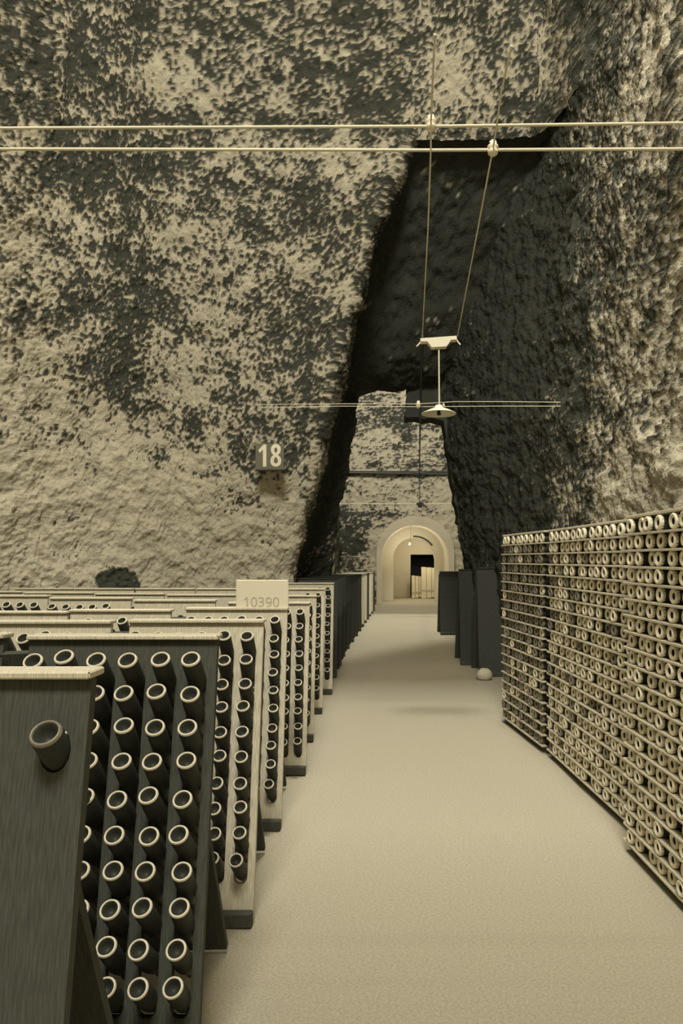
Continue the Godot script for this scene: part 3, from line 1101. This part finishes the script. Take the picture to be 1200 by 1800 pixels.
func overhead_lines() -> void:
	line("overhead_cable", [px(-700, 231, 4.05), px(60, 225, 4.05), px(757, 222, 4.05), px(1140, 217, 4.05), px(1500, 213, 4.05)], 0.0085, M.wire, "upper of the two thick white cables strung across the pit", "cable", "white cables across the pit")
	line("overhead_cable", [px(-700, 262, 4.28), px(60, 262, 4.28), px(757, 264, 4.28), px(1140, 262, 4.28), px(1500, 261, 4.28)], 0.0095, M.wire, "lower of the two thick white cables strung across the pit", "cable", "white cables across the pit")
	line("lamp_wire", [px(764, 60, 3.35), px(760, 145, 3.68), px(757, 218, 4.05), px(757, 262, 4.28), px(752, 400, 5.3), px(742, 592, 7.9)], 0.0055, M.wire, "white lengthwise wire running to the end of the lamp bar nearer the racks", "wire", "lengthwise lamp wires")
	line("lamp_wire", [px(899, 80, 3.35), px(880, 165, 3.75), px(873, 220, 4.05), px(866, 262, 4.28), px(840, 400, 5.3), px(804, 590, 7.9)], 0.0055, M.wire, "white lengthwise wire running to the end of the lamp bar nearer the stacks", "wire", "lengthwise lamp wires")
	line("trolley_wire", [px(742, 590, 7.95), px(739, 690, 10.5), px(738, 745, 13.0), px(737, 834, 20.6), px(737, 888, 27.2)], 0.016, M.dark_metal, "thin dark wire running lengthwise down the far pit to the arch", "wire")
	# porcelain knobs where the wires cross
	var spots := [[757, 218, 4.05, "white insulator knob where the rack side wire meets the upper cable"], [866, 262, 4.28, "white insulator knob where the stack side wire meets the lower cable"], [735, 712, 8.55, "small white insulator knob on the thin cables beside the lamp shade"]]
	for k in 3:
		var t := thing("insulator", spots[k][3], "insulator", px(spots[k][0], spots[k][1], spots[k][2]))
		var sc := 0.042 if k < 2 else 0.04
		var s := st()
		lathe(s, [[0.0, 1.15 * sc], [0.35 * sc, 1.1 * sc], [0.45 * sc, 0.7 * sc], [0.8 * sc, 0.45 * sc], [0.85 * sc, 0.1 * sc], [0.55 * sc, -0.1 * sc], [0.8 * sc, -0.3 * sc], [0.75 * sc, -0.65 * sc], [0.35 * sc, -1.0 * sc], [0.0, -1.05 * sc]], 14)
		obj("knob", done(s), M.porcelain, t)
		s = st()
		tube(s, [Vector3(-0.5 * sc, 1.0 * sc, 0), Vector3(-0.1 * sc, 1.35 * sc, 0), Vector3(0.3 * sc, 1.3 * sc, 0), Vector3(0.5 * sc, 0.9 * sc, 0)], 0.12 * sc, 6)
		obj("tie_wire", done(s), M.wire, t)
	# thin cables lower down, near the lamp
	line("thin_cable", [px(455, 711, 8.6), px(600, 710, 8.5), px(735, 710, 8.5), px(800, 706, 8.5), px(880, 706, 8.4), px(985, 707, 7.9)], 0.004, M.wire, "upper of the thin cables crossing just above the lamp shade", "cable", "thin cables at the lamp shade")
	line("thin_cable", [px(455, 717, 8.65), px(600, 714, 8.6), px(735, 715, 8.55), px(870, 714, 8.4), px(985, 714, 7.9)], 0.004, M.wire, "lower of the thin cables crossing just above the lamp shade", "cable", "thin cables at the lamp shade")
	line("thin_cable", [px(560, 885, 25.5), px(740, 886, 25.5), px(835, 884, 25.5)], 0.018, M.wire, "pale thin cable crossing the far pit above the arch", "cable")
	line("dark_cable", [px(560, 831, 20.6), px(737, 833, 20.6), px(850, 835, 20.6)], 0.022, M.dark_metal, "dark cable crossing the far pit above the pale one", "cable")
	for k in 2:
		var d: float = [20.6, 25.5][k]
		var s := st()
		box(s, Vector3.ZERO, Vector3([0.34, 0.26][k], 0.10, 0.12), 0.015)
		box(s, Vector3(0, -0.08, 0), Vector3(0.16, 0.12, 0.10), 0.015)
		var o := obj("cable_hanger", done(s), M.dark_metal)
		o.position = px(738, [833, 886][k], d)
		tag(o, ["dark clamp block on the dark cable of the far pit", "dark clamp block on the pale cable above the arch"][k], "clamp", "cable clamps in the far pit")
	# the hanging lamp
	var d0 := 8.0
	var o0 := px(771, 725, d0)
	var t := thing("hanging_lamp", "white enamel lamp shade hanging from a notched bar on two wires", "lamp", o0)
	var k := d0 / 1200.0
	var at := func(x: float, y: float) -> Vector2: return Vector2((x - 771.0) * k, (725.0 - y) * k)
	var s := st()
	prism(s, PackedVector2Array([at.call(738, 597), at.call(739, 603), at.call(750, 602), at.call(758, 612.5), at.call(784, 611), at.call(792, 599.5), at.call(802, 599), at.call(801.5, 592.5)]), 0.10)
	obj("bar", done(s), M.enamel, t)
	for side in 2:
		s = st()
		var e: Vector2 = at.call([739, 802][side], [601, 597][side])
		var e2: Vector2 = at.call([732, 809][side], [609, 606][side])
		tube(s, [Vector3(e.x, e.y, 0), Vector3(e.x * 0.6 + e2.x * 0.4, e.y * 0.5 + e2.y * 0.5, 0), Vector3(e2.x, e2.y, 0)], 0.009, 6)
		obj("hook", done(s), M.enamel, t)
	s = st()
	tube(s, [Vector3(0, 113.0 * k, 0), Vector3(0.003, 60.0 * k, 0), Vector3(0.006, 12.0 * k, 0)], 0.010, 8)
	obj("rod", done(s), M.wire, t)
	s = st()
	lathe(s, [[0.0, 0.085], [0.035, 0.085], [0.045, 0.078], [0.05, 0.055], [0.075, 0.046], [0.14, 0.018], [0.203, -0.012], [0.205, -0.018], [0.198, -0.018], [0.13, 0.010], [0.06, 0.034], [0.0, 0.040]], 32)
	obj("shade", done(s), M.enamel, t)
	s = st()
	lathe(s, [[0.0, 0.036], [0.016, 0.03], [0.02, 0.0], [0.026, -0.012], [0.022, -0.03], [0.0, -0.036]], 14)
	obj("bulb", done(s), M.dark_metal, t)
	s = st()
	tube(s, [Vector3(0.045, 0.05, 0.02), Vector3(0.06, 0.075, 0.02), Vector3(0.05, 0.10, 0.02)], 0.012, 6)
	obj("cord_grip", done(s), M.enamel, t)


func lettering(text: String, height: float, m: Material, parent: Node, at: Vector3, depth := 0.004, bold := 700) -> void:
	var f := SystemFont.new()
	f.font_names = PackedStringArray(["Droid Sans"])
	f.font_weight = bold
	var tm := TextMesh.new()
	tm.text = text
	tm.font = f
	tm.font_size = 64
	tm.pixel_size = height / 46.0
	tm.depth = depth
	var o := obj("lettering", tm, m, parent)
	o.position = at


func signs() -> void:
	var t := thing("number_plate", "grey plate with a white 18 on the rough chalk wall", "sign", px(474, 803, 9.55))
	var s := st()
	box(s, Vector3.ZERO, Vector3(0.40, 0.37, 0.03), 0.006)
	obj("plate", done(s), M.plate_grey, t)
	s = st()
	box(s, Vector3(0, -0.19, 0.01), Vector3(0.40, 0.02, 0.05), 0.004)
	obj("ledge", done(s), M.dark_metal, t)
	lettering("18", 0.31, M.enamel, t, Vector3(0.004, 0.008, 0.018))
	t.get_node("lettering").scale = Vector3(0.74, 1, 1)
	t.basis = Basis(Vector3.UP, 0.0)
	var b := thing("number_board", "pale board with faint numbers standing on the fourth aisle rack", "sign", px(461, 1072, 4.88))
	s = st()
	box(s, Vector3(0, 0.112, 0), Vector3(0.375, 0.205, 0.018), 0.004)
	obj("panel", done(s), M.board_paint, b)
	for k in 2:
		s = st()
		box(s, Vector3(-0.14 + 0.28 * k, 0.005, -0.012), Vector3(0.02, 0.03, 0.03), 0.003)
		obj("peg", done(s), M.pale_wood, b)
	lettering("10390", 0.068, M.faded_ink, b, Vector3(-0.005, 0.056, 0.0105), 0.002, 400)
